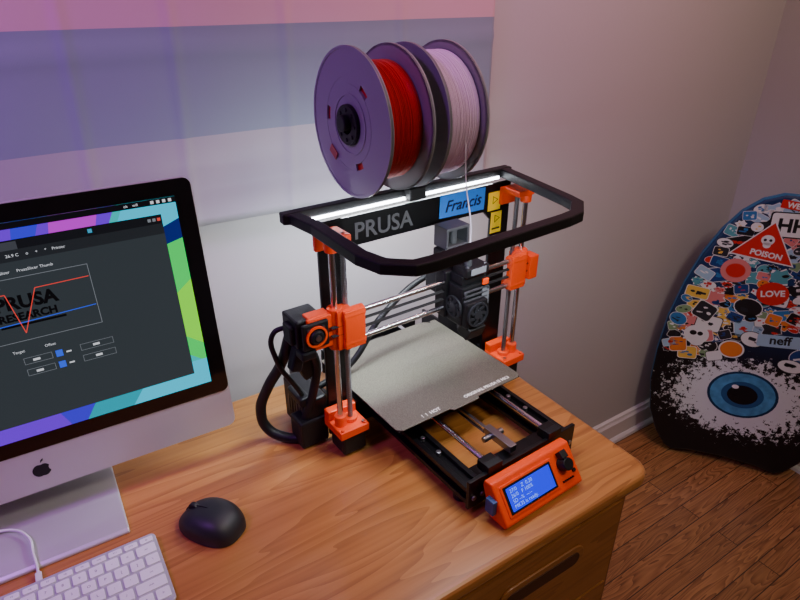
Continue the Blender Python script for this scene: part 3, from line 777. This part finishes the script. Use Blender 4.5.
text('sticker_triangle_text', 'POISON', .023, WH, B, RB(-.040, .725, 10, -.1), ext=0, bold=.0008)
card('sticker_red_strip', .0, .873, .075, .024, RDm, 6, -.1); text('sticker_red_text', 'WET', .021, WH, B, RB(.0, .872, 7, -.1), ext=0, bold=.0008)
deco('sticker_love', ell(.005, .61, .042, .036), RDm, 7); text('sticker_love_text', 'LOVE', .026, WH, B, RB(.005, .61, 8, .2), ext=0, bold=.0008)
deco('sticker_pink_round', ell(-.105, .665, .040, .037), pm[6], 7); deco('sticker_pink_inner', ell(-.105, .665, .026, .022), RDm, 8)
deco('sticker_orange_round', ell(-.06, .412, .036, .030), WH, 7); deco('sticker_orange_inner', ell(-.06, .412, .031, .026), pm[2], 8)
deco('sticker_ghost', ell(-.165, .44, .036, .032), WH, 7); deco('ghost_eye', ell(-.175, .445, .010, .008), BKm, 8); deco('ghost_eye_b', ell(-.155, .445, .008, .007), BKm, 8)
card('sticker_word', .06, .465, .12, .04, pm[10], 7, .1); text('sticker_word_text', 'neff', .038, BKm, B, RB(.06, .467, 8, .1), ext=0, bold=.001)

# ------------------------------------------------------------------ lights
def area(name, loc, target, size, power, col, sy=None, spread=None):
    l = bpy.data.lights.new(name, 'AREA'); l.energy = power; l.color = col; l.size = size
    if spread: l.spread = math.radians(spread)
    if sy: l.shape = 'RECTANGLE'; l.size_y = sy
    o = bpy.data.objects.new(name, l); COL.objects.link(o); o.location = loc
    o.rotation_euler = (Vector(target)-Vector(loc)).to_track_quat('-Z', 'Y').to_euler(); return o
area('room_lamp_warm', (.9, -.5, 2.4), (.7, .5, .8), .35, 13.5, (1, .85, .68))
area('lamp_purple', (-.62, .50, 1.95), (-.22, .99, 1.28), .25, 4.6, (.56, .12, 1.0), spread=100)
area('lamp_magenta', (.85, .50, 2.25), (.82, .99, 1.72), .25, 3.0, (1, .28, .72), spread=110)
area('lamp_pink', (1.45, .40, 2.4), (1.3, 1.0, 1.7), .3, 2.2, (1, .46, .36), spread=110)
base = T((.518, .69, DZ)) @ Matrix.Rotation(math.radians(2.5), 4, 'Z')
a = base @ Vector((-.01, .052, .3805)); b_ = base @ Vector((-.01, -.05, .05))
o = area('led_bar_light', a, b_, .36, 3.4, (.84, .93, 1.0), .008)
o.rotation_euler = (base.to_3x3() @ Matrix.Rotation(math.radians(-4), 3, 'X')).to_euler()
a = base @ Vector((-.03, -.166, .3805))
o = area('led_front_light', a, b_, .24, 1.1, (.84, .93, 1.0), .008)
o.rotation_euler = (base.to_3x3() @ Matrix.Rotation(math.radians(20), 3, 'X')).to_euler()
a = base @ Vector((-.01, .075, .388))
o = area('led_bar_back_glow', a, a, .36, 1.0, (.84, .93, 1.0), .01)
o.rotation_euler = (base.to_3x3() @ Matrix.Rotation(math.radians(60), 3, 'X')).to_euler()
w = bpy.data.worlds.new('w'); scene.world = w; w.use_nodes = True
w.node_tree.nodes['Background'].inputs[0].default_value = (.5, .45, .55, 1); w.node_tree.nodes['Background'].inputs[1].default_value = .1

# ------------------------------------------------------------------ camera
cam = bpy.data.cameras.new('camera'); cam.sensor_width = 36; cam.lens = 27; cam.clip_start = .01
co = bpy.data.objects.new('camera', cam); COL.objects.link(co)
co.location = (0, 0, 1.42); co.rotation_euler = (math.radians(90-27.5), 0, math.radians(-33))
scene.camera = co
